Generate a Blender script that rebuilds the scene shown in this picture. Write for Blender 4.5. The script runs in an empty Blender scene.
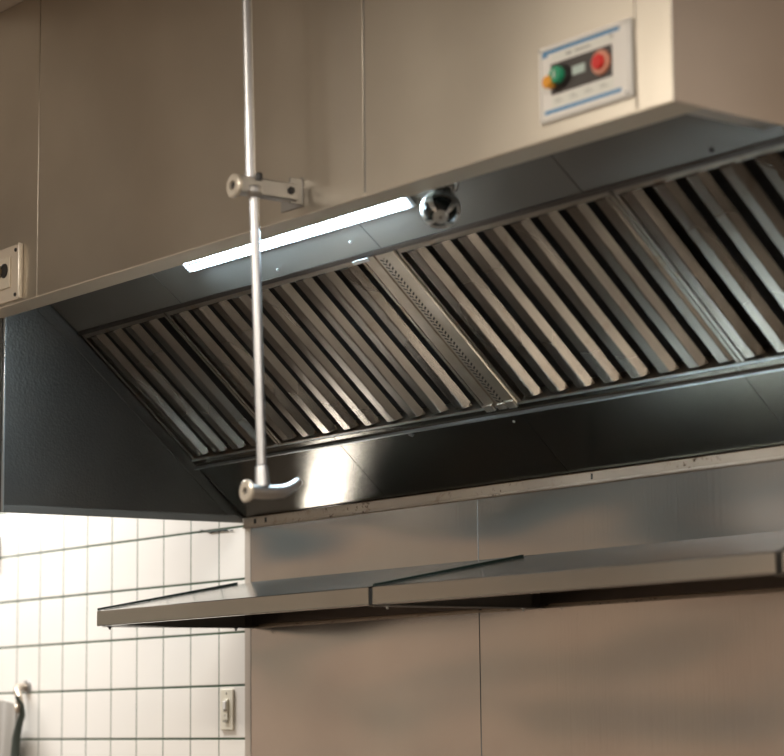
import bpy, bmesh, math, random
from mathutils import Vector, Matrix
random.seed(4)
sc = bpy.context.scene
COL = sc.collection

# ------------------------------------------------------------------ helpers
def thing(name, label, cat, loc=(0, 0, 0), group=None):
    o = bpy.data.objects.new(name, None)
    o.empty_display_size = 0.05
    COL.objects.link(o)
    o.location = loc
    o['label'] = label
    o['category'] = cat
    if group:
        o['group'] = group
    return o

def wloc(o):
    v = Vector((0, 0, 0))
    while o is not None:
        v += Vector(o.location)
        o = o.parent
    return v

def part(name, bm, mat, parent=None, bevel=0.0, smooth=False, label=None, seg=2):
    """bm holds world coordinates; the object gets its parent's origin."""
    bmesh.ops.recalc_face_normals(bm, faces=bm.faces)
    off = wloc(parent)
    bmesh.ops.translate(bm, verts=bm.verts, vec=-off)
    me = bpy.data.meshes.new(name)
    bm.to_mesh(me)
    bm.free()
    for m in (mat if isinstance(mat, (list, tuple)) else [mat]):
        me.materials.append(m)
    o = bpy.data.objects.new(name, me)
    COL.objects.link(o)
    o.parent = parent
    if bevel:
        b = o.modifiers.new('bevel', 'BEVEL')
        b.width = bevel
        b.segments = seg
        b.limit_method = 'ANGLE'
        b.angle_limit = math.radians(35)
    if smooth or bevel:
        for p in me.polygons:
            p.use_smooth = True
        me.set_sharp_from_angle(angle=math.radians(35))
    if label:
        o['label'] = label
    return o

def tag(o, label, cat, group=None):
    o['label'] = label
    o['category'] = cat
    if group:
        o['group'] = group
    return o

def structure(o):
    o['kind'] = 'structure'
    return o

def box(bm, x0, x1, y0, y1, z0, z1, T=None):
    vs = [bm.verts.new((x, y, z)) for x in (x0, x1) for y in (y0, y1) for z in (z0, z1)]
    if T:
        for v in vs:
            v.co = T(v.co)
    for f in ((0, 1, 3, 2), (4, 6, 7, 5), (0, 4, 5, 1), (2, 3, 7, 6), (0, 2, 6, 4), (1, 5, 7, 3)):
        bm.faces.new([vs[i] for i in f])
    return bm

def nb():
    return bmesh.new()

def prism(bm, poly, a, b, place):
    """poly: 2-D outline; place(u, v, w) -> point; extruded from w=a to w=b."""
    A = [bm.verts.new(place(u, v, a)) for u, v in poly]
    B = [bm.verts.new(place(u, v, b)) for u, v in poly]
    n = len(poly)
    bm.faces.new(A)
    bm.faces.new(list(reversed(B)))
    for i in range(n):
        bm.faces.new((A[i], A[(i + 1) % n], B[(i + 1) % n], B[i]))
    return bm

YZ = lambda u, v, w: (w, u, v)          # outline in y, z; extruded along x

def tube(bm, pts, rad, seg=20, cap=True):
    pts = [Vector(p) for p in pts]
    if not isinstance(rad, (list, tuple)):
        rad = [rad] * len(pts)
    rings = []
    ref = None
    for i, p in enumerate(pts):
        t = (pts[min(i + 1, len(pts) - 1)] - pts[max(i - 1, 0)]).normalized()
        if ref is None:
            ref = t.orthogonal().normalized()
        ref = (ref - t * ref.dot(t)).normalized()
        b = t.cross(ref)
        rings.append([bm.verts.new(p + (ref * math.cos(2 * math.pi * k / seg) + b * math.sin(2 * math.pi * k / seg)) * rad[i]) for k in range(seg)])
    for i in range(len(rings) - 1):
        for k in range(seg):
            bm.faces.new((rings[i][k], rings[i][(k + 1) % seg], rings[i + 1][(k + 1) % seg], rings[i + 1][k]))
    if cap:
        bm.faces.new(list(reversed(rings[0])))
        bm.faces.new(rings[-1])
    return bm

def lathe(bm, c, axis, prof, seg=32):
    """prof: list of (distance along axis, radius)."""
    c = Vector(c); a = Vector(axis).normalized(); r = a.orthogonal().normalized(); b = a.cross(r)
    rings = []
    for d, rr in prof:
        rr = max(rr, 1e-5)
        rings.append([bm.verts.new(c + a * d + (r * math.cos(2 * math.pi * k / seg) + b * math.sin(2 * math.pi * k / seg)) * rr) for k in range(seg)])
    for i in range(len(rings) - 1):
        for k in range(seg):
            bm.faces.new((rings[i][k], rings[i][(k + 1) % seg], rings[i + 1][(k + 1) % seg], rings[i + 1][k]))
    bm.faces.new(list(reversed(rings[0])))
    bm.faces.new(rings[-1])
    return bm

# ---------------------------------------------------------------- materials
class N:
    def __init__(s, name):
        s.m = bpy.data.materials.new(name)
        s.m.use_nodes = True
        s.t = s.m.node_tree
        s.b = s.t.nodes['Principled BSDF']
        s.tc = s.t.nodes.new('ShaderNodeTexCoord')
    def new(s, k, **kw):
        n = s.t.nodes.new(k)
        for a, v in kw.items():
            setattr(n, a, v)
        return n
    def link(s, a, b):
        s.t.links.new(a, b)
    def val(s, sock, v):
        if isinstance(v, (int, float, tuple, list)):
            sock.default_value = v
        else:
            s.link(v, sock)
    def noise(s, scale=(1, 1, 1), sc_=5, detail=3, rough=.5, dist=0):
        mp = s.new('ShaderNodeMapping')
        mp.inputs['Scale'].default_value = scale
        s.link(s.tc.outputs['Object'], mp.inputs['Vector'])
        n = s.new('ShaderNodeTexNoise')
        n.inputs['Scale'].default_value = sc_
        n.inputs['Detail'].default_value = detail
        n.inputs['Roughness'].default_value = rough
        n.inputs['Distortion'].default_value = dist
        s.link(mp.outputs[0], n.inputs['Vector'])
        return n.outputs['Fac']
    def ramp(s, fac, stops):
        r = s.new('ShaderNodeValToRGB')
        e = r.color_ramp.elements
        while len(e) < len(stops):
            e.new(.5)
        for i, (p, c) in enumerate(stops):
            e[i].position = p
            e[i].color = (*c, 1) if len(c) == 3 else c
        s.link(fac, r.inputs[0])
        return r.outputs['Color']
    def math(s, op, a, b=0.0, clamp=False):
        n = s.new('ShaderNodeMath', operation=op)
        n.use_clamp = clamp
        s.val(n.inputs[0], a)
        s.val(n.inputs[1], b)
        return n.outputs[0]
    def mix(s, f, a, b):
        n = s.new('ShaderNodeMix', data_type='RGBA')
        s.val(n.inputs[0], f)
        s.val(n.inputs[6], a if not isinstance(a, tuple) else (*a, 1) if len(a) == 3 else a)
        s.val(n.inputs[7], b if not isinstance(b, tuple) else (*b, 1) if len(b) == 3 else b)
        return n.outputs[2]
    def bump(s, h, strength, dist, prev=None):
        n = s.new('ShaderNodeBump')
        n.inputs['Strength'].default_value = strength
        n.inputs['Distance'].default_value = dist
        s.link(h, n.inputs['Height'])
        if prev is not None:
            s.link(prev, n.inputs['Normal'])
        return n.outputs[0]
    def maprange(s, v, a, b, c, d):
        n = s.new('ShaderNodeMapRange')
        s.link(v, n.inputs[0])
        for i, x in enumerate((a, b, c, d)):
            n.inputs[i + 1].default_value = x
        return n.outputs[0]

def plain(name, col, rough=.5, metal=0.0, emit=None, es=1.0, spec=None):
    k = N(name)
    k.b.inputs['Base Color'].default_value = (*col, 1)
    k.b.inputs['Specular IOR Level'].default_value = .5 if spec is None else spec
    k.b.inputs['Roughness'].default_value = rough
    k.b.inputs['Metallic'].default_value = metal
    if emit:
        k.b.inputs['Emission Color'].default_value = (*emit, 1)
        k.b.inputs['Emission Strength'].default_value = es
    # a faint procedural variation so nothing is perfectly even
    n = k.noise((1, 1, 1), 40, 2)
    k.link(k.maprange(n, .3, .7, rough * .9, min(1, rough * 1.1)), k.b.inputs['Roughness'])
    return k.m

def steel(name, c1, c2, rough=(.28, .4), brush=(2, 2, 90), brush_s=.04, wave=0.0, wave_sc=1.3, wave_scale=(1, 1, 1),
          stain=None, stain_amt=(.55, .75), speck=None, dimple=0.0, aniso=0.0, metal=1.0):
    k = N(name)
    big = k.noise((1, 1, 1), 2.2, 3, .5)
    col = k.mix(k.maprange(big, .35, .65, 0, 1), c1, c2)
    fine = k.noise(brush, 6, 3)
    if stain:
        st = k.noise((1, 1, 1), 9, 6, .7, .8)
        col = k.mix(k.maprange(st, stain_amt[0], stain_amt[1], 0, 1), col, stain)
    if speck:
        sp = k.noise((1, 1, 1), 70, 3, .6)
        m2 = k.math('MULTIPLY', k.maprange(sp, .58, .68, 0, 1), k.maprange(k.noise((1, 1, 1), 3.1, 3), .48, .6, 0, 1))
        col = k.mix(m2, col, speck)
    k.link(col, k.b.inputs['Base Color'])
    k.b.inputs['Metallic'].default_value = metal
    r2 = k.noise((1, 1, 1), 2.5, 1, .4)
    k.link(k.maprange(r2, .25, .75, rough[0], rough[1]), k.b.inputs['Roughness'])
    nm = k.bump(fine, brush_s, .002)
    if wave:
        w = k.noise(wave_scale, wave_sc, 1, .4, 0)
        nm = k.bump(w, wave, .06, nm)
    if dimple:
        v = k.new('ShaderNodeTexVoronoi')
        v.inputs['Scale'].default_value = 150
        k.link(k.tc.outputs['Object'], v.inputs['Vector'])
        nm = k.bump(v.outputs['Distance'], dimple, .002, nm)
    k.link(nm, k.b.inputs['Normal'])
    if aniso:
        k.b.inputs['Anisotropic'].default_value = aniso
    return k.m

M = {}
M['face'] = steel('satin_steel_face', (.62, .565, .48), (.54, .49, .415), (.32, .42), (14, 1, .5), .04, wave=.30, wave_sc=1.1)
M['flange'] = steel('folded_steel_flange', (.70, .63, .52), (.64, .57, .47), (.46, .54), (14, 1, .5), .04, wave=.05, metal=.45)
M['side'] = steel('satin_steel_side', (.60, .56, .52), (.54, .50, .46), (.30, .40), (1, 12, .5), .03, wave=.1)
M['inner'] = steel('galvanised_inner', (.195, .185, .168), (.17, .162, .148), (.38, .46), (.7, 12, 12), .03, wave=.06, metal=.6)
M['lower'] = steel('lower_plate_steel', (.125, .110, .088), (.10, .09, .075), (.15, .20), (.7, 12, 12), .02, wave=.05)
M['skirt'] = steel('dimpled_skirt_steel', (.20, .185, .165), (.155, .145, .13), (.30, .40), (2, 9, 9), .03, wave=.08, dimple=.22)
M['rail'] = steel('aged_rail_steel', (.48, .42, .35), (.40, .35, .30), (.34, .48), (18, .7, .7), .10, stain=(.20, .12, .06), stain_amt=(.60, .78), speck=(.06, .03, .015))
M['baffle'] = steel('baffle_steel', (.205, .175, .142), (.145, .125, .105), (.20, .31), (18, .7, .7), .12, wave=.26, wave_sc=2.6, stain=(.12, .09, .065), stain_amt=(.55, .8))
M['baffle_frame'] = steel('filter_frame_steel', (.36, .32, .27), (.28, .25, .21), (.3, .42), (18, .7, .7), .10, stain=(.26, .15, .07), stain_amt=(.56, .75))
M['wall'] = steel('brushed_wall_steel', (.70, .68, .66), (.64, .61, .60), (.15, .21), (16, 1, .5), .06, wave=.65, wave_sc=1.1, wave_scale=(.9, 1, 2.6))
M['shelf'] = steel('shelf_steel', (.62, .61, .58), (.56, .55, .52), (.12, .18), (1, 1, 30), .006, wave=.03)
M['chrome'] = plain('bright_chrome', (.62, .65, .66), .30, 1)
M['rod'] = plain('polished_rod_steel', (.60, .60, .61), .36, 1)
M['fitting'] = plain('cast_fitting_steel', (.42, .41, .40), .38, 1)
M['cap'] = plain('pale_metal_cap', (.78, .72, .62), .35, .6)
M['dark'] = plain('black_cavity', (.012, .011, .010), .8)
M['rubber'] = plain('dark_green_gasket', (.008, .016, .012), .8, spec=.2)
M['blackp'] = plain('black_plastic', (.022, .020, .019), .45)
M['label_dark'] = plain('charcoal_label', (.055, .045, .040), .5)
M['white'] = plain('white_enamel_plate', (.90, .88, .84), .35)
M['cream'] = plain('cream_plastic', (.80, .76, .64), .4)
M['paper'] = plain('pale_print_strip', (.84, .85, .79), .5)
M['blue'] = plain('blue_print', (.10, .30, .55), .45)
M['green'] = plain('green_button', (.02, .34, .17), .35)
M['red'] = plain('red_button', (.72, .015, .01), .5)
M['pink'] = plain('pale_red_ring', (.72, .30, .20), .4)
M['orange'] = plain('orange_cap', (.90, .38, .02), .4)
M['display'] = plain('pale_display', (.55, .66, .62), .3)
M['darksteel_shade'] = plain('dark_steel_and_shade', (.10, .085, .075), .4, 1)  # dark steel for the filter rail, painted shade behind the shelves
M['cloth'] = plain('grey_cloth', (.42, .40, .37), .9)
M['strap'] = plain('dark_strap', (.05, .06, .05), .8)
M['sealant'] = plain('dark_sealant', (.03, .045, .04), .7)
M['frame_dark'] = plain('dark_brown_frame', (.10, .09, .06), .5)
M['glass'] = plain('smoked_glass', (.012, .018, .018), .15)
M['lamp'] = plain('lamp_diffuser', (.9, .92, .95), .4, emit=(.66, .86, 1.0), es=40)
M['lamp_side'] = plain('white_lamp_housing', (.80, .84, .88), .35)
M['ceiling'] = plain('warm_ceiling_paint', (.52, .45, .38), .8)
M['paint'] = plain('warm_wall_paint', (.55, .45, .36), .8)
M['floor'] = plain('dark_floor_tile', (.10, .085, .07), .85, spec=.15)

def tile_mat():
    k = N('white_square_tile')
    T = .1524
    sp = k.new('ShaderNodeSeparateXYZ')
    k.link(k.tc.outputs['Object'], sp.inputs[0])
    def dist(out, off):
        a = k.math('ADD', out, off)
        a = k.math('DIVIDE', a, T)
        a = k.math('FRACT', a)
        a = k.math('SUBTRACT', a, .5)
        a = k.math('ABSOLUTE', a)
        a = k.math('SUBTRACT', .5, a)
        return k.math('MULTIPLY', a, T)      # metres to the nearest joint
    dx = dist(sp.outputs['X'], 100 * T)
    dz = dist(sp.outputs['Z'], 100 * T - 2.07387)
    gx = k.maprange(dx, .0018, .0028, 1, 0)
    gz = k.maprange(dz, .0028, .0038, 1, 0)
    g = k.math('MAXIMUM', gx, gz)
    n = k.noise((1, 1, 1), 1.5, 3)
    tc = k.mix(k.maprange(n, .35, .65, 0, 1), (.87, .85, .81), (.83, .80, .75))
    gn = k.noise((1, 1, 1), 6, 4, .6)
    gc = k.mix(k.maprange(gn, .35, .65, 0, 1), (.015, .045, .022), (.045, .08, .04))
    k.link(k.mix(g, tc, gc), k.b.inputs['Base Color'])
    k.link(k.maprange(g, 0, 1, .22, .8), k.b.inputs['Roughness'])
    d = k.math('MINIMUM', dx, dz)
    h = k.maprange(d, .001, .006, 0, 1)
    k.link(k.bump(h, .35, .002, k.bump(k.noise((1, 1, 1), 5, 2), .05, .01)), k.b.inputs['Normal'])
    return k.m
M['tile'] = tile_mat()

# ---------------------------------------------------------------- the frame of the place
# x runs to the right along the wall, y into the wall (wall face at y = 0), z up.
CEIL = 3.434
# the wall
structure(part('wall_back', box(nb(), -4.2, .139, 0, .12, 0, CEIL), M['tile']))
structure(part('wall_back', box(nb(), .139, 5.0, .004, .12, 0, CEIL), M['paint']))
def banded():
    k = N('wall_reflection_bands')  # height bands made up to tint what the wall steel reflects
    sp = k.new('ShaderNodeSeparateXYZ')
    k.link(k.tc.outputs['Object'], sp.inputs[0])
    z = sp.outputs['Z']
    c = k.mix(k.maprange(z, 2.42, 2.50, 0, 1), (.64, .51, .41), (.21, .29, .335))
    band = k.math('MULTIPLY', k.maprange(z, 1.70, 1.80, 0, 1), k.maprange(z, 2.10, 2.18, 1, 0))
    c = k.mix(band, c, (.44, .41, .35))
    k.link(c, k.b.inputs['Base Color'])
    k.b.inputs['Roughness'].default_value = .7
    return k.m
M['banded'] = banded()
structure(part('wall_left', box(nb(), -4.32, -4.2, -6.4, .12, 0, CEIL), M['banded']))
structure(part('floor', box(nb(), -4.32, 8.5, -6.4, .12, -.1, 0), M['floor']))
structure(part('ceiling', box(nb(), -4.32, 8.5, -6.4, .12, CEIL, CEIL + .1), M['ceiling']))
structure(part('wall_front', box(nb(), -4.32, 8.5, -6.52, -6.4, 0, CEIL), M['banded']))

# corner trim where the tiles meet the steel
b = nb()
prism(b, [(.1395, -.0035), (.1675, -.0035), (.1675, 0.004), (.1395, 0.004)], 0.9, 2.066, lambda u, v, w: (u, v, w))
structure(part('trim_1', b, plain('pale_corner_trim', (.50, .44, .38), .45, .3)))
b = nb(); box(b, .1675, .171, -.0015, .004, .9, 2.066)
structure(part('trim_2', b, M['blackp']))

# steel sheets on the wall
def sheet(x0, x1, z0, z1, label):
    b = nb()
    box(b, x0, x1, -.0035, .003, z0, z1)
    o = part('steel_wall_sheet', b, M['wall'], None)
    tag(o, label, 'wall panel', 'brushed steel sheets on the wall')
sheet(.172, 1.1905, 1.7905, 2.064, 'brushed steel wall sheet above the left shelf, next to the tiles')
sheet(1.1935, 3.40, 1.7905, 2.064, 'brushed steel wall sheet between the hood and the middle shelf, right of the seam')
sheet(.172, 1.1905, .9, 1.776, 'brushed steel wall sheet below the left shelf, beside the white switch plate')
sheet(1.1935, 3.40, .9, 1.776, 'brushed steel wall sheet below the middle shelf, lower right of the photo')
b = nb(); box(b, 1.1906, 1.1934, -.0042, .003, .9, 2.064)
structure(part('trim_3', b, plain('seam_bead', (.22, .23, .24), .6, .5)))
b = nb()
prism(b, [(-.0035, 1.7765), (-.012, 1.7765), (-.012, 1.7795), (-.0055, 1.780), (-.0055, 1.7825), (-.0035, 1.7825)], .172, 2.9, YZ)
structure(part('trim_4', b, M['rail']))

# ---------------------------------------------------------------- the hood
X0, X1 = .125, 2.792           # left skirt, right end
YF = -.865                     # front face
ZB = 2.609                     # underside of the front
SD = Vector((0, -.7515, .6598))    # up the slope of the filter bank
SN = Vector((0, -.6598, -.7515))   # out of the slope, towards the room
PB = Vector((0, -.178, 2.2515))    # foot of the filters
def SL(x, s, n):
    return Vector((x, 0, 0)) + PB + SD * s + SN * n
def sbox(bm, x0, x1, s0, s1, n0, n1):
    return box(bm, x0, x1, s0, s1, n0, n1, lambda c: SL(c.x, c.y, c.z))

hood = thing('exhaust_hood', 'long stainless steel kitchen exhaust hood hanging above the wall shelves', 'exhaust hood', (X0, 0, 2.07))
# front face sheets
seams = [X0 - .004, .449, 1.865, 2.697]
for i in range(4):
    a = seams[i]
    c = seams[i + 1] if i < 3 else X1
    b = nb()
    g = .0014
    gl_, gr_ = (g if i != 2 else .0032), (g if i != 1 else .0032)
    pr_ = [(YF, ZB + .002), (YF, CEIL - .002), (YF + .003, CEIL - .002), (YF + .003, ZB + .002)]
    if i == 0:
        prism(b, pr_, a, c - gr_, YZ)
    elif i == 3:
        prism(b, pr_, a + gl_, c, YZ)
    else:
        prism(b, pr_, a + gl_, c - gr_, YZ)
    part('front_panel', b, M['face'], hood, bevel=.0012)
# bottom flange that turns under the front, one per face length
for a, c in ((X0 - .004, .449), (.449, X1)):
    b = nb()
    prism(b, [(YF + .0005, ZB + .008), (YF + .0005, ZB + .001), (YF + .003, ZB), (-.786, ZB), (-.786, ZB + .022), (-.789, ZB + .022), (-.789, ZB + .003), (YF + .006, ZB + .003), (YF + .006, ZB + .008)],
          a + .0008, c - .0008, YZ)
    part('bottom_flange', b, M['flange'], hood)
for x0_, x1_ in ((.445, .453), (1.857, 1.873), (2.693, 2.701)):
    part('seam_backing', box(nb(), x0_, x1_, YF + .0035, YF + .006, ZB + .004, CEIL - .01), M['fitting'], hood)
# right end: side sheet, its under-flange and the overlapping corner strip
b = nb()
prism(b, [(YF + .003, ZB), (YF + .003, CEIL - .002), (0, CEIL - .002), (0, 2.10), (-.18, 2.30), (-.56, ZB)], X1 - .003, X1, YZ)
part('side_panel', b, M['side'], hood)
b = nb()
box(b, X1, X1 + .0015, YF + .001, -.775, ZB + .001, CEIL - .002)
part('corner_strip', b, M['side'], hood, bevel=.0008)
b = nb()
prism(b, [(X1 - .003, ZB), (X1 - .048, ZB), (X1 - .048, ZB + .022), (X1 - .045, ZB + .022), (X1 - .045, ZB + .003), (X1 - .003, ZB + .003)], -.786, -.50, lambda u, v, w: (u, w, v))
part('side_flange', b, M['side'], hood)
# left skirt
b = nb()
prism(b, [(0, 2.0835), (-.786, 2.0775), (-.786, ZB + .003), (YF + .004, ZB + .003), (YF + .004, CEIL - .002), (0, CEIL - .002)], X0 - .003, X0, YZ)
skirt = part('skirt_panel', b, M['skirt'], hood)
b = nb()
prism(b, [(0, 2.0828), (-.786, 2.0770), (-.786, 2.098), (-.022, 2.1045)], X0, X0 + .0035, YZ)
part('skirt_hem', b, M['inner'], hood, bevel=.001)
b = nb()
box(b, X0, X0 + .010, -.788, -.783, 2.078, ZB + .002)
part('skirt_edge', b, M['chrome'], hood, bevel=.001)
b = nb()
box(b, X0 - .035, X0 - .003, -.790, -.786, 2.078, ZB + .002)
part('skirt_return', b, M['skirt'], hood)
# diagonal angle along skirt / slope
b = nb()
prism(b, [(-.19 - .02, 2.262 - .022), (-.555 - .02, 2.583 - .024), (-.657 - .02, 2.656 - .022), (-.71, 2.70), (-.68, 2.70), (-.657, 2.656), (-.555, 2.583), (-.19, 2.262), (0, 2.083), (-.034, 2.083)], X0, X0 + .003, YZ)
part('skirt_angle', b, M['skirt'], hood)

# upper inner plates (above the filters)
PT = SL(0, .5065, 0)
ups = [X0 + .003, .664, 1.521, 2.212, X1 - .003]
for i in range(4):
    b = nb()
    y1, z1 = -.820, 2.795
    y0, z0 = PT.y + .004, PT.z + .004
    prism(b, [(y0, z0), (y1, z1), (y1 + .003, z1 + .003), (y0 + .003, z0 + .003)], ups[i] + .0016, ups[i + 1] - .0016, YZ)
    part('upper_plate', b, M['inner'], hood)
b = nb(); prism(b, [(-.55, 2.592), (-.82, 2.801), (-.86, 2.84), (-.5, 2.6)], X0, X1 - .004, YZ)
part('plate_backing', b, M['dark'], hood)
# lower inner plates (below the filters)
los = [X0 + .003, .814, 1.541, 2.272, X1 - .003]
for i in range(4):
    b = nb()
    prism(b, [(-.178, 2.2505), (-.002, 2.0965), (-.002, 2.100), (-.176, 2.2535)], los[i] + .0014, los[i + 1] - .0014, YZ)
    part('lower_plate', b, M['lower'], hood)
b = nb(); prism(b, [(-.170, 2.258), (-.002, 2.104), (-.002, 2.17), (-.13, 2.27)], X0, X1 - .004, YZ)
part('plate_backing', b, M['dark'], hood)
# filter rails
b = nb(); prism(b, [(-.023, -.004), (-.023, .010), (-.019, .010), (-.019, -.001), (.004, -.001), (.004, -.004)], X0 + .003, X1 - .004, lambda u, v, w: SL(w, u, v))
part('lower_filter_rail', b, steel('pale_rail_steel', (.40, .41, .41), (.34, .35, .35), (.3, .4), (14, .7, .7), .05), hood)
b = nb(); sbox(b, X0 + .003, X1 - .004, .4985, .5105, -.006, -.002)
part('upper_filter_rail', b, M['darksteel_shade'], hood)
# back rail on the wall
b = nb(); prism(b, [(-.004, 2.066), (-.010, 2.066), (-.010, 2.070), (-.006, 2.072), (-.006, 2.094), (-.004, 2.094)], X0 + .012, X1, YZ)
part('back_rail', b, M['rail'], hood)
for x, w in ((.19, .012), (.245, .010), (1.62, .006)):
    part('rail_slot', box(nb(), x, x + w, -.0068, -.0055, 2.076, 2.090), M['dark'], hood)
# plug and screws on the plates
def on_plate(name, x, y, z, r, mat, h=.004):
    b = nb(); lathe(b, (x, y, z), SN, [(-.002, r), (h * .6, r), (h, r * .7), (h, 0)], 20)
    return part(name, b, mat, hood)
on_plate('plug', 1.1145, -.1551, 2.2314, .010, M['blackp'], .006)
for x, y, z in ((1.50, -.1424, 2.2203), (1.4534, -.596, 2.614), (1.1353, -.581, 2.602)):
    on_plate('screw', x, y, z, .0035, M['chrome'], .003)
on_plate('screw', 2.6035, -.577, 2.599, .005, M['blackp'], .003)
# dark clay-like box above: the closed plenum behind the filters
b = nb(); sbox(b, X0 + .003, X1 - .004, -.01, .51, -.16, -.10)
part('plenum_back', b, M['dark'], hood)

# ---------------------------------------------------------------- filters
PITCH = .0925
def baffle_filter(x0, x1, first, count, label, pitch=PITCH, left_edge=True):
    t = thing('baffle_filter', label, 'grease filter', (x0, -.178, 2.2515), 'baffle filters in the hood')
    top = .497
    b = nb()
    sbox(b, x0, x1, -.002, .006, -.045, -.002); sbox(b, x0, x1, top - .012, top, -.045, -.004)
    sbox(b, x0, x0 + .010, -.002, top, -.045, -.004); sbox(b, x1 - .010, x1, -.002, top, -.045, -.004)
    part('frame', b, M['baffle_frame'], t)
    b = nb(); sbox(b, x0 + .01, x1 - .01, 0, top - .01, -.050, -.046)
    part('gap_shade_tray', b, M['dark'], t)  # black sheet paints the deep shade between the baffles
    for i in range(count):
        c = first + i * pitch
        b = nb()
        # bent channel: left wall, flat crown, broad right slope with a small lip
        prof = [(-.030, -.022), (-.0288, -.022), (-.0268, -.0035), (-.0245, -.0012), (.0010, -.0012), (.0035, -.0022), (.0148, -.0190), (.0160, -.0185),
                (.0052, -.0012), (.0020, 0), (-.0255, 0), (-.0282, -.0025)]
        prof = [(u, v) for u, v in prof]
        def place(u, v, w, c=c):
            s = .006 if w == 0 else top - .012
            # the ends are cut on a slant so that the crown tucks under the rail
            if w == 0:
                s += (.022 + v) * .5
            return SL(c + u, s, v)
        prism(b, prof, 0, 1, place)
        part('baffle', b, M['baffle'], t)
    return t
baffle_filter(.134, .563, .198, 4, 'short baffle filter at the left end of the hood, against the skirt', .0925)
baffle_filter(.567, 1.436, .626, 9, 'long baffle filter behind the hanging rod, left of the perforated strip', .0925)
baffle_filter(1.560, 2.284, 1.625, 8, 'baffle filter right of the perforated strip, below the globe fixture', .0905)
baffle_filter(2.288, 2.782, 2.335, 5, 'right-hand baffle filter under the switch panel corner', .0935)

# slotted spacer strip between the filters
def slot_mat():
    k = N('slotted_strip_steel')
    sp = k.new('ShaderNodeSeparateXYZ')
    k.link(k.tc.outputs['Object'], sp.inputs[0])
    x = sp.outputs['X']
    s = k.math('ADD', k.math('MULTIPLY', sp.outputs['Y'], -.7515), k.math('MULTIPLY', sp.outputs['Z'], .6598))
    # two columns of short leaning slots
    def column(xc, w, phase, lean):
        u = k.math('SUBTRACT', x, xc)
        inx = k.maprange(k.math('ABSOLUTE', u), w, w + .0008, 1, 0)
        ph = k.math('FRACT', k.math('DIVIDE', k.math('ADD', k.math('ADD', s, phase), k.math('MULTIPLY', u, lean)), .0115))
        a = k.maprange(k.math('ABSOLUTE', k.math('SUBTRACT', ph, .5)), .20, .26, 1, 0)
        return k.math('MULTIPLY', inx, a)
    m = k.math('MAXIMUM', column(.0595, .0048, 5, .6), column(.0725, .0048, 5.005, -.6))
    end = k.math('MULTIPLY', k.maprange(s, .012, .016, 0, 1), k.maprange(s, .482, .487, 1, 0))
    m = k.math('MULTIPLY', m, end)
    c = k.mix(k.maprange(k.noise((1, 1, 1), 12, 4), .4, .65, 0, 1), (.50, .44, .37), (.40, .34, .27))
    k.link(k.mix(m, c, (.006, .005, .004)), k.b.inputs['Base Color'])
    k.link(k.math('SUBTRACT', 1.0, m), k.b.inputs['Metallic'])
    k.link(k.maprange(m, 0, 1, .32, .9), k.b.inputs['Roughness'])
    k.link(k.bump(m, -.6, .003), k.b.inputs['Normal'])
    return k.m
sx = 1.439
sp_ = thing('slotted_spacer_strip', 'narrow steel strip with two rows of slots between two filters', 'spacer strip', (sx, -.178, 2.2515))
b = nb(); prism(b, [(sx, -.03), (sx, -.006), (sx + .003, -.002), (sx + .040, -.002), (sx + .043, -.012), (sx + .046, -.012), (sx + .049, -.001), (sx + .084, -.001), (sx + .116, .0), (sx + .118, -.003), (sx + .118, -.03)],
                0, .497, lambda u, v, w: SL(u, w, v))
part('slotted_plate', b, slot_mat(), sp_)
b = nb(); sbox(b, sx - .030, sx + .030, .492, .502, .003, .0075)
part('top_clip', b, M['chrome'], sp_, bevel=.001)
b = nb(); sbox(b, sx + .002, sx + .036, -.004, .016, -.002, .006); sbox(b, sx + .048, sx + .078, -.004, .014, -.001, .004); sbox(b, sx + .086, sx + .117, -.004, .018, -.001, .006)
part('foot_clip', b, M['baffle_frame'], sp_, bevel=.002)

# ---------------------------------------------------------------- hood lamp
lx0, lx1 = .835, 1.735
lamp = thing('hood_light', 'glowing long white lamp tucked behind the hood front above the filters', 'light fixture', (lx0, -.70, 2.71))
LA, LB = .604, .735     # along the slope
def lens_bm(x0, x1, s0, s1, n0, n1, tx, ts):
    b = nb()
    lo = [SL(x0, s0, n0), SL(x1, s0, n0), SL(x1, s1, n0), SL(x0, s1, n0)]
    hi = [SL(x0 + tx, s0 + ts, n1), SL(x1 - tx, s0 + ts, n1), SL(x1 - tx, s1 - ts, n1), SL(x0 + tx, s1 - ts, n1)]
    v = [b.verts.new(p) for p in lo + hi]
    for f in ((3, 2, 1, 0), (4, 5, 6, 7), (0, 1, 5, 4), (1, 2, 6, 5), (2, 3, 7, 6), (3, 0, 4, 7)):
        b.faces.new([v[i] for i in f])
    return b
part('housing', lens_bm(lx0 - .012, lx1 + .012, LA - .006, LB, .005, .012, .002, .002), M['lamp_side'], lamp)
part('diffuser', lens_bm(lx0, lx1, LA, LB - .006, .012, .044, .05, .022), M['lamp'], lamp)
b = nb(); sbox(b, lx0 + .05, lx1 - .05, LA + .034, LA + .040, .0442, .0460)
part('diffuser_rib', b, M['lamp_side'], lamp)

# ---------------------------------------------------------------- globe fixture
gc = Vector((1.944, -.722, 2.586))
gl = thing('globe_fixture', 'small chrome caged globe fixture under the hood front, at the lamp end', 'light fixture', gc)
R = .043
b = nb(); bmesh.ops.create_uvsphere(b, u_segments=32, v_segments=20, radius=R * .80); bmesh.ops.translate(b, verts=b.verts, vec=gc)
part('glass_globe', b, M['glass'], gl, smooth=True)
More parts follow.
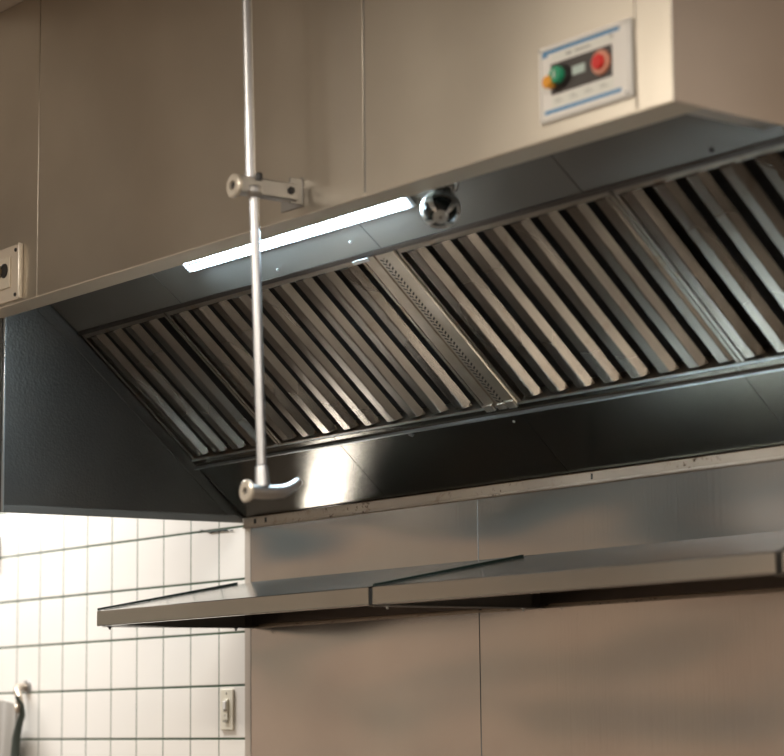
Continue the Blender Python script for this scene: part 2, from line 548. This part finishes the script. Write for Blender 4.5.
# cast cage: a shell with round-cornered windows cut out (solid ribs of real thickness)
ax = Vector((.60, -.50, -.62)).normalized()
e1 = ax.orthogonal().normalized(); e2 = ax.cross(e1)
b = nb()
def sph(th, ph, r):
    return gc + (ax * math.cos(th) + (e1 * math.cos(ph) + e2 * math.sin(ph)) * math.sin(th)) * r
def band(th0, th1, ph0, ph1, n_th, n_ph):
    grid = []
    for r_ in (R * .88, R):
        g_ = [[b.verts.new(sph(th0 + (th1 - th0) * i / n_th, ph0 + (ph1 - ph0) * j / n_ph, r_)) for j in range(n_ph + 1)] for i in range(n_th + 1)]
        grid.append(g_)
    for g_ in grid:
        for i in range(n_th):
            for j in range(n_ph):
                b.faces.new((g_[i][j], g_[i + 1][j], g_[i + 1][j + 1], g_[i][j + 1]))
    a_, c_ = grid
    for i in range(n_th):
        for j in (0, n_ph):
            b.faces.new((a_[i][j], a_[i + 1][j], c_[i + 1][j], c_[i][j]))
    for j in range(n_ph):
        for i in (0, n_th):
            b.faces.new((a_[i][j], a_[i][j + 1], c_[i][j + 1], c_[i][j]))
for q in range(4):
    p = q * math.pi / 2 + .5
    band(.38, 1.45, p - .17, p + .17, 8, 4)
band(.06, .40, 0, 2 * math.pi, 3, 28)
band(1.22, 1.72, 0, 2 * math.pi, 4, 32)
for q in range(4):
    p = q * math.pi / 2 + .9
    band(1.70, 2.5, p - .38, p + .38, 6, 4)
band(2.4, 3.0, 0, 2 * math.pi, 4, 28)
part('guard_cage', b, M['chrome'], gl, smooth=True)
b = nb(); lathe(b, gc - ax * .036 , -ax, [(0, .024), (.012, .026), (.022, .022), (.040, .018), (.040, 0)], 24)
part('neck', b, M['chrome'], gl, smooth=True)
b = nb(); tube(b, [gc + Vector((.02, .005, .03)), gc + Vector((.045, .005, .034)), gc + Vector((.052, .004, .045)), gc + Vector((.053, .003, .12))], .0035, 10)
part('conduit', b, M['fitting'], gl, smooth=True)
b = nb(); box(b, gc.x - .018, gc.x + .024, gc.y - .022, gc.y + .02, gc.z + .040, gc.z + .1)
part('mounting_block', b, M['fitting'], gl, bevel=.003)

# ---------------------------------------------------------------- hanging rod
ry = -1.0
rod = thing('hanging_rod', 'thin steel rod hanging in front of the hood with hooked foot', 'rod', (1.64, YF, 2.66))
b = nb(); tube(b, [(1.6063, ry, 3.425), (1.6350, ry, 2.672)], .0104, 20)
part('upper_rod', b, M['rod'], rod, smooth=True)
b = nb(); tube(b, [(1.6470, ry, 2.650), (1.6735, ry, 2.045)], .0104, 20)
lr = part('lower_rod', b, M['rod'], rod, smooth=True)
b = nb(); lathe(b, (1.6468, ry, 2.648), (.05, 0, -1), [(-.006, .016), (.004, .018), (.014, .016), (.020, .011), (.020, 0)], 24)
part('rod_collar', b, M['fitting'], rod, smooth=True)
# ceiling flange that carries it
b = nb(); lathe(b, (1.6063, ry, CEIL), (0, 0, -1), [(0, .04), (.006, .038), (.008, .014), (.03, .012), (.03, 0)], 24)
part('ceiling_flange', b, M['fitting'], rod, smooth=True)
# bracket arm (rectangular bar) out from the face
b = nb(); box(b, 1.615, 1.651, -1.036, -.884, 2.637, 2.675)
part('bracket_arm', b, M['fitting'], rod, bevel=.003)
b = nb(); box(b, 1.560, 1.642, YF - .004, YF - .0002, 2.628, 2.694)
box(b, 1.636, 1.641, -.900, YF - .003, 2.632, 2.690)
part('mounting_plate', b, M['fitting'], rod, bevel=.0015)
b = nb(); lathe(b, (1.6515, -.905, 2.657), (1, -.2, 0), [(0, .009), (.004, .009), (.006, .005), (.006, 0)], 6)
part('bolt', b, M['blackp'], rod)
b = nb(); lathe(b, (1.633, -1.034, 2.653), (0, -1, 0), [(0, .020), (.004, .026), (.011, .026), (.014, .022), (.014, .011), (.007, .009), (.007, 0)], 32)
cap = part('end_cap', b, M['cap'], rod, smooth=True, label='pale round end cap')
b = nb(); lathe(b, (1.633, -1.042, 2.653), (0, -1, 0), [(0, .0085), (.002, .0085), (.002, 0)], 20)
part('screw', b, M['blackp'], cap)
b = nb(); lathe(b, (1.652, -.990, 2.676), (0, 0, 1), [(-.008, .008), (.006, .008), (.009, .005), (.009, 0)], 16)
part('set_screw', b, M['blackp'], rod)
# foot
fx = 1.678
b = nb(); tube(b, [(1.6735, ry, 2.042), (1.6745, ry, 2.028), (1.6765, ry, 2.000)], [.0135, .0145, .0155], 24)
part('foot_socket', b, M['rod'], rod, smooth=True)
b = nb()
pts = [(fx, -1.034, 1.988), (fx, -1.00, 1.988), (fx, -.975, 1.989), (fx, -.950, 1.992), (fx, -.935, 1.998), (fx, -.920, 2.006), (fx, -.907, 2.016)]
tube(b, pts, [.0155, .0155, .0150, .0140, .0125, .0105, .0085], 24)
part('hook', b, M['fitting'], rod, smooth=True)
b = nb(); lathe(b, (fx, -1.034, 1.988), (0, -1, 0), [(0, .016), (.003, .023), (.009, .024), (.012, .020), (.012, .008), (.003, .007), (.003, 0)], 32)
fc = part('end_cap', b, M['cap'], rod, smooth=True, label='pale ring cap at the foot')
b = nb(); lathe(b, (fx, -1.040, 1.988), (0, -1, 0), [(0, .006), (.002, .006), (.002, 0)], 16)
part('screw', b, M['blackp'], fc)

# ---------------------------------------------------------------- control panel on the face
cx0, cx1, cz0, cz1 = 2.436, 2.692, 2.640, 2.791
cp = thing('switch_panel', 'white switch panel with green and red buttons on the hood front', 'control panel', ((cx0 + cx1) / 2, YF, cz0))
yp = YF - .0005
def fbox(bm, x0, x1, z0, z1, d0, d1):
    return box(bm, x0, x1, yp - d1, yp - d0, z0, z1)
part('base_plate', fbox(nb(), cx0, cx1, cz0, cz1, 0, .008), M['white'], cp, bevel=.002)
b = nb()
for a in ((cx0 + .004, cx1 - .004, cz1 - .010, cz1 - .004), (cx0 + .004, cx1 - .004, cz0 + .004, cz0 + .010), (cx0 + .004, cx0 + .010, cz0 + .004, cz1 - .004), (cx1 - .012, cx1 - .004, cz0 + .004, cz1 - .004)):
    fbox(b, *a, .0078, .0105)
part('raised_border', b, M['white'], cp, bevel=.0012)
part('blue_stripe', fbox(nb(), 2.449, 2.664, 2.7735, 2.7805, .008, .0086), M['blue'], cp)
part('blue_stripe', fbox(nb(), 2.453, 2.666, 2.655, 2.6625, .008, .0086), M['blue'], cp)
b = nb(); fbox(b, 2.449, 2.463, 2.768, 2.7735, .008, .0086)
part('blue_tab', b, M['blue'], cp)
part('print_strip', fbox(nb(), 2.474, 2.646, 2.757, 2.770, .008, .0084), M['paper'], cp)
part('print_strip', fbox(nb(), 2.474, 2.646, 2.667, 2.687, .008, .0084), M['paper'], cp)
FP = plain('faded_print', (.42, .42, .40), .6)
pl = [(2.517, 2.532, 2.7605, 2.7655), (2.540, 2.585, 2.7615, 2.765)]
for i in range(4):
    pl += [(2.482 + i * .042, 2.505 + i * .042, 2.674, 2.6755), (2.482 + i * .042, 2.498 + i * .042, 2.679, 2.6805)]
for a in pl:
    part('print_line', fbox(nb(), *a, .0084, .0088), FP, cp)
part('dark_label', fbox(nb(), 2.473, 2.643, 2.6905, 2.7515, .008, .0095), M['label_dark'], cp)
part('display', fbox(nb(), 2.535, 2.571, 2.715, 2.7325, .0095, .0115), M['display'], cp, bevel=.0008)
b = nb(); lathe(b, (2.506, yp - .0095, 2.7215), (0, -1, 0), [(0, .0225), (.006, .022), (.009, .018), (.009, 0)], 32)
gb = part('green_switch', b, M['blackp'], cp, smooth=True, label='green button in a black collar')
b = nb(); lathe(b, (2.506, yp - .0185, 2.7215), (0, -1, 0), [(0, .0165), (.010, .0165), (.0125, .0145), (.0125, 0)], 32)
part('button_cap', b, M['green'], gb, smooth=True)
b = nb(); fbox(b, 2.5045, 2.5075, 2.714, 2.729, .0315, .0322)
part('button_mark', b, M['white'], gb)
b = nb(); lathe(b, (2.486, yp - .008, 2.7105), (0, -1, 0), [(0, .006), (.012, .006), (.012, .0125), (.024, .0125), (.027, .010), (.027, 0)], 24)
part('orange_knob', b, M['orange'], cp, smooth=True, label='orange knob beside the green button')
b = nb(); lathe(b, (2.6165, yp - .0095, 2.7215), (0, -1, 0), [(0, .024), (.005, .024), (.008, .0215), (.008, 0)], 32)
rb = part('red_switch', b, M['pink'], cp, smooth=True, label='red button in a pale red ring')
b = nb(); lathe(b, (2.6165, yp - .0175, 2.7215), (0, -1, 0), [(0, .0145), (.005, .0145), (.007, .012), (.007, 0)], 32)
part('button_cap', b, M['red'], rb, smooth=True)
for x, z in ((2.6436, 2.7675), (2.682, 2.650), (2.443, 2.784)):
    b = nb(); lathe(b, (x, yp - .008, z), (0, -1, 0), [(0, .0035), (.003, .0035), (.003, 0)], 12)
    part('screw', b, M['fitting'], cp)

# outlet plate at the left end of the face
op = thing('outlet_plate', 'beige cover plate with dark round sockets at the left picture edge', 'outlet', (.30, YF, 2.618))
part('base_plate', fbox(nb(), .228, .3735, 2.6185, 2.7655, 0, .005), plain('beige_plate', (.66, .58, .48), .4, .3), op, bevel=.001)
b = nb(); fbox(b, .3675, .3745, 2.6175, 2.7665, .004, .0135)
part('raised_edge', b, M['cap'], op, bevel=.003)
part('socket_face', fbox(nb(), .235, .3185, 2.655, 2.7375, .005, .0105), plain('cream_socket_face', (.68, .61, .50), .4, .2), op, bevel=.0015)
for x, m in ((.291, M['blackp']), (.259, plain('brown_socket', (.12, .08, .03), .5))):
    b = nb(); lathe(b, (x, yp - .0105, 2.703), (0, -1, 0), [(0, .0195), (.003, .019), (.0035, .016), (.001, .015), (.001, 0)], 28)
    part('socket', b, m, op, smooth=True)
for z in (2.752, 2.632):
    b = nb(); lathe(b, (.343, yp - .005, z), (0, -1, 0), [(0, .0055), (.003, .0045), (.003, 0)], 16)
    part('screw', b, M['blackp'], op)

# ---------------------------------------------------------------- shelves
def shelf(x0, x1, label):
    t = thing('wall_shelf', label, 'shelf', (x0, 0, 1.775), 'sloping steel shelves on the wall')
    b = nb()
    prism(b, [(-.004, 1.907), (-.004, 1.9095), (-.516, 1.8165), (-.5185, 1.8145), (-.5185, 1.776), (-.5165, 1.774), (-.502, 1.774), (-.502, 1.776), (-.5160, 1.776), (-.5160, 1.8135)], x0, x1, YZ)
    part('shelf_sheet', b, M['shelf'], t)
    for s, xa in ((1, x0), (-1, x1 - .003)):
        b = nb()
        prism(b, [(-.5145, 1.776), (-.5145, 1.812), (-.004, 1.904), (-.004, 1.779), (-.05, 1.7775)], xa, xa + .003, YZ)
        e = part('end_bracket', b, M['inner'], t)
        b = nb(); xo = xa if s < 0 else xa
        a, c = (xa, xa + .022) if s > 0 else (xa - .019, xa + .003)
        prism(b, [(-.502, 1.7735), (-.004, 1.7785), (-.004, 1.7765), (-.502, 1.7715)], a, c, YZ)
        part('bracket_foot', b, M['inner'], e)
    b = nb()
    prism(b, [(-.5165, 1.8170), (-.060, 1.8995), (-.060, 1.9065), (-.5165, 1.8225)], x0 - .0015, x0 + .006, YZ)
    part('edge_gasket', b, M['rubber'], t)
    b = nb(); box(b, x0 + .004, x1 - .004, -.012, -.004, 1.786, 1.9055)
    part('rear_shade_rail', b, M['darksteel_shade'], t)  # near-black colour paints the shade under the shelf
    b = nb(); box(b, x0 + .0035, x0 + .030, -.010, -.004, 1.782, 1.880)
    box(b, x0 + .0035, x0 + .009, -.034, -.010, 1.782, 1.860)
    part('wall_tab', b, M['skirt'], t)
    for y in (-.485, -.47 + .4):
        b = nb(); lathe(b, (x0 + .012, y, 1.7745 + (y + .485) * .009), (0, 0, -1), [(0, .006), (.004, .006), (.005, .003), (.010, .003), (.010, 0)], 10)
        part('bolt', b, M['blackp'] if x0 < 1 else M['chrome'], t)
shelf(.181, 1.409, 'sloping steel wall shelf at the left, its end reaching over the tiles')
shelf(1.425, 2.679, 'sloping steel wall shelf in the middle right, bluish top')
shelf(2.697, 3.60, 'sloping steel wall shelf just starting at the right picture edge')

# ---------------------------------------------------------------- things on the tiled wall
sw = thing('wall_switch', 'small cream switch plate on the white tiles below the left shelf', 'switch', (.049, 0, 1.547))
part('cover_plate', box(nb(), .0155, .0815, -.0065, -.0002, 1.489, 1.6065), M['cream'], sw, bevel=.002)
b = nb(); box(b, .037, .061, -.0115, -.0064, 1.518, 1.5775)
part('switch_insert', b, M['cream'], sw, bevel=.001)
b = nb(); box(b, .041, .057, -.0155, -.0110, 1.5475, 1.5725)
part('rocker', b, M['white'], sw, bevel=.0015)
b = nb(); box(b, .040, .058, -.0118, -.0113, 1.543, 1.547); box(b, .046, .051, -.0118, -.0113, 1.529, 1.534); box(b, .038, .060, -.0120, -.0113, 1.512, 1.517)
part('marks', b, plain('grey_marks', (.35, .33, .28), .6), sw)
for z in (1.5945,):
    b = nb(); lathe(b, (.049, -.0062, z), (0, -1, 0), [(0, .0032), (.0015, .003), (.0015, 0)], 12)
    part('screw', b, plain('dull_screw', (.40, .38, .33), .5), sw)

b = nb()
for i in range(26):
    x = -.115 + i * .0075
    z = 2.0705 + random.uniform(-.003, .002) + (.006 if i < 8 else 0) - i * .0001
    r_ = random.uniform(.003, .0065) * (1.0 if 8 < i < 22 else .6)
    m_ = Matrix.Translation((x, -.002, z)) @ Matrix.Diagonal((1.3, .5, .6, 1))
    bmesh.ops.create_icosphere(b, subdivisions=2, radius=r_, matrix=m_)
tag(part('sealant_smear', b, M['sealant'], None, smooth=True), 'dark sealant smear on the tiles just below the hood skirt', 'sealant')

# grey cloth on a curved hook, at the left picture edge
hk = thing('wall_hook', 'curved metal hook on the tiles at the lower left picture edge', 'hook', (-1.09, 0, 1.60))
b = nb(); tube(b, [(-1.14, -.012, 1.636), (-1.125, -.045, 1.633), (-1.10, -.062, 1.620), (-1.080, -.066, 1.600), (-1.078, -.062, 1.578), (-1.092, -.055, 1.560), (-1.112, -.05, 1.560), (-1.125, -.05, 1.572)], [.012, .013, .013, .012, .012, .012, .012, .010], 14)
part('curved_arm', b, plain('worn_brass', (.50, .43, .35), .4, .7), hk, smooth=True)
b = nb(); lathe(b, (-1.14, 0, 1.636), (0, -1, 0), [(0.0002, .022), (.010, .020), (.014, .010), (.014, 0)], 20)
part('wall_rose', b, M['fitting'], hk, smooth=True)

ck = thing('hanging_cloth', 'grey cloth hanging from the hook at the lower left edge', 'cloth', (-1.2, -.05, 1.58))
b = nb()
nx, nz = 24, 22
gr = []
for yoff in (0, .012):
    G = []
    for j in range(nz + 1):
        row = []
        v = j / nz
        w = .10 + .03 * v
        for i in range(nx + 1):
            u = i / nx
            x = -1.24 + (u - .5) * 2 * w - .0 + .02 * (1 - v)
            x = min(x, -1.105 + .0 - .025 * math.sin(v * 3))
            y = -.055 + .018 * math.sin(u * 16 + v * 2) * (.3 + v) + yoff
            z = 1.592 - .5 * v - .02 * (u - .5) ** 2 * 4 * (1 - v)
            row.append(b.verts.new((x, y, z)))
        G.append(row)
    gr.append(G)
for G in gr:
    for j in range(nz):
        for i in range(nx):
            b.faces.new((G[j][i], G[j][i + 1], G[j + 1][i + 1], G[j + 1][i]))
A_, B_ = gr
for j in range(nz):
    for i in (0, nx):
        b.faces.new((A_[j][i], A_[j + 1][i], B_[j + 1][i], B_[j][i]))
for i in range(nx):
    for j in (0, nz):
        b.faces.new((A_[j][i], A_[j][i + 1], B_[j][i + 1], B_[j][i]))
part('cloth_body', b, M['cloth'], ck, smooth=True)
b = nb()
tube(b, [(-1.076, -.078, 1.604), (-1.072, -.060, 1.575), (-1.086, -.05, 1.545), (-1.108, -.05, 1.51), (-1.124, -.05, 1.47), (-1.130, -.05, 1.42), (-1.130, -.05, 1.30), (-1.13, -.05, 1.12)], [.006, .008, .010, .012, .014, .015, .015, .015], 12)
part('strap', b, M['strap'], ck, smooth=True)

b = nb(); box(b, -1.50, -1.345, -.03, -.0005, 2.070, 2.152)
tag(part('picture_frame', b, M['frame_dark'], None, bevel=.004), 'dark brown frame edge on the tiles at the left picture edge', 'frame')

# ---------------------------------------------------------------- light (ceiling lights all out of view)
def area(name, loc, sx_, sy_, power, col, rot=(0, 0, 0)):
    l = bpy.data.lights.new(name, 'AREA')
    l.shape = 'RECTANGLE'; l.size = sx_; l.size_y = sy_; l.energy = power; l.color = col
    o = bpy.data.objects.new(name, l); COL.objects.link(o); o.location = loc; o.rotation_euler = rot
    return o
area('unseen_ceiling_light', (1.6, -3.4, CEIL - .03), 1.6, .7, 85, (1.0, .91, .79))
area('unseen_ceiling_light', (-.9, -5.4, CEIL - .03), 1.6, .7, 45, (1.0, .91, .79))  # unseen light added to lift the lower left of the hood face
area('unseen_ceiling_light', (5.0, -3.4, CEIL - .03), 1.6, .7, 95, (1.0, .91, .79))
area('unseen_ceiling_light', (-1.6, -.70, CEIL - .03), 2.2, .25, 88, (1.0, .985, .96))
area('unseen_ceiling_light', (4.7, -.8, CEIL - .03), 1.2, .4, 25, (1.0, .94, .87))  # unseen light added to brighten the hood's right side panel

w = bpy.data.worlds.new('world'); sc.world = w; w.use_nodes = True
w.node_tree.nodes['Background'].inputs[0].default_value = (1.0, .90, .80, 1)
w.node_tree.nodes['Background'].inputs[1].default_value = .14

# ---------------------------------------------------------------- camera
F_PX = 2305.9925
yaw, pitch, roll = (math.radians(a) for a in (37.81782782, 8.54665978, -0.59228855))
f = Vector((-math.cos(yaw) * math.cos(pitch), math.sin(yaw) * math.cos(pitch), math.sin(pitch)))
r = f.cross(Vector((0, 0, 1))).normalized()
u = r.cross(f)
r2 = r * math.cos(roll) + u * math.sin(roll)
u2 = -r * math.sin(roll) + u * math.cos(roll)
cam = bpy.data.cameras.new('camera')
co = bpy.data.objects.new('camera', cam); COL.objects.link(co)
co.matrix_world = Matrix(((r2.x, u2.x, -f.x, 5.67533173), (r2.y, u2.y, -f.y, -3.75439945), (r2.z, u2.z, -f.z, 1.5), (0, 0, 0, 1)))
cam.sensor_width = 36
cam.sensor_fit = 'HORIZONTAL'
cam.lens = F_PX * 36 / 784
cam.clip_start = .05
cam.dof.use_dof = True
cam.dof.focus_distance = 5.9
cam.dof.aperture_fstop = 2.9
sc.camera = co

sc.view_settings.view_transform = 'Standard'
sc.view_settings.look = 'None'
sc.view_settings.gamma = 1
sc.view_settings.exposure = 0.36
sc.view_settings.use_curve_mapping = False
sc.cycles.use_denoising = True
sc.cycles.max_bounces = 8
sc.cycles.sample_clamp_indirect = 6
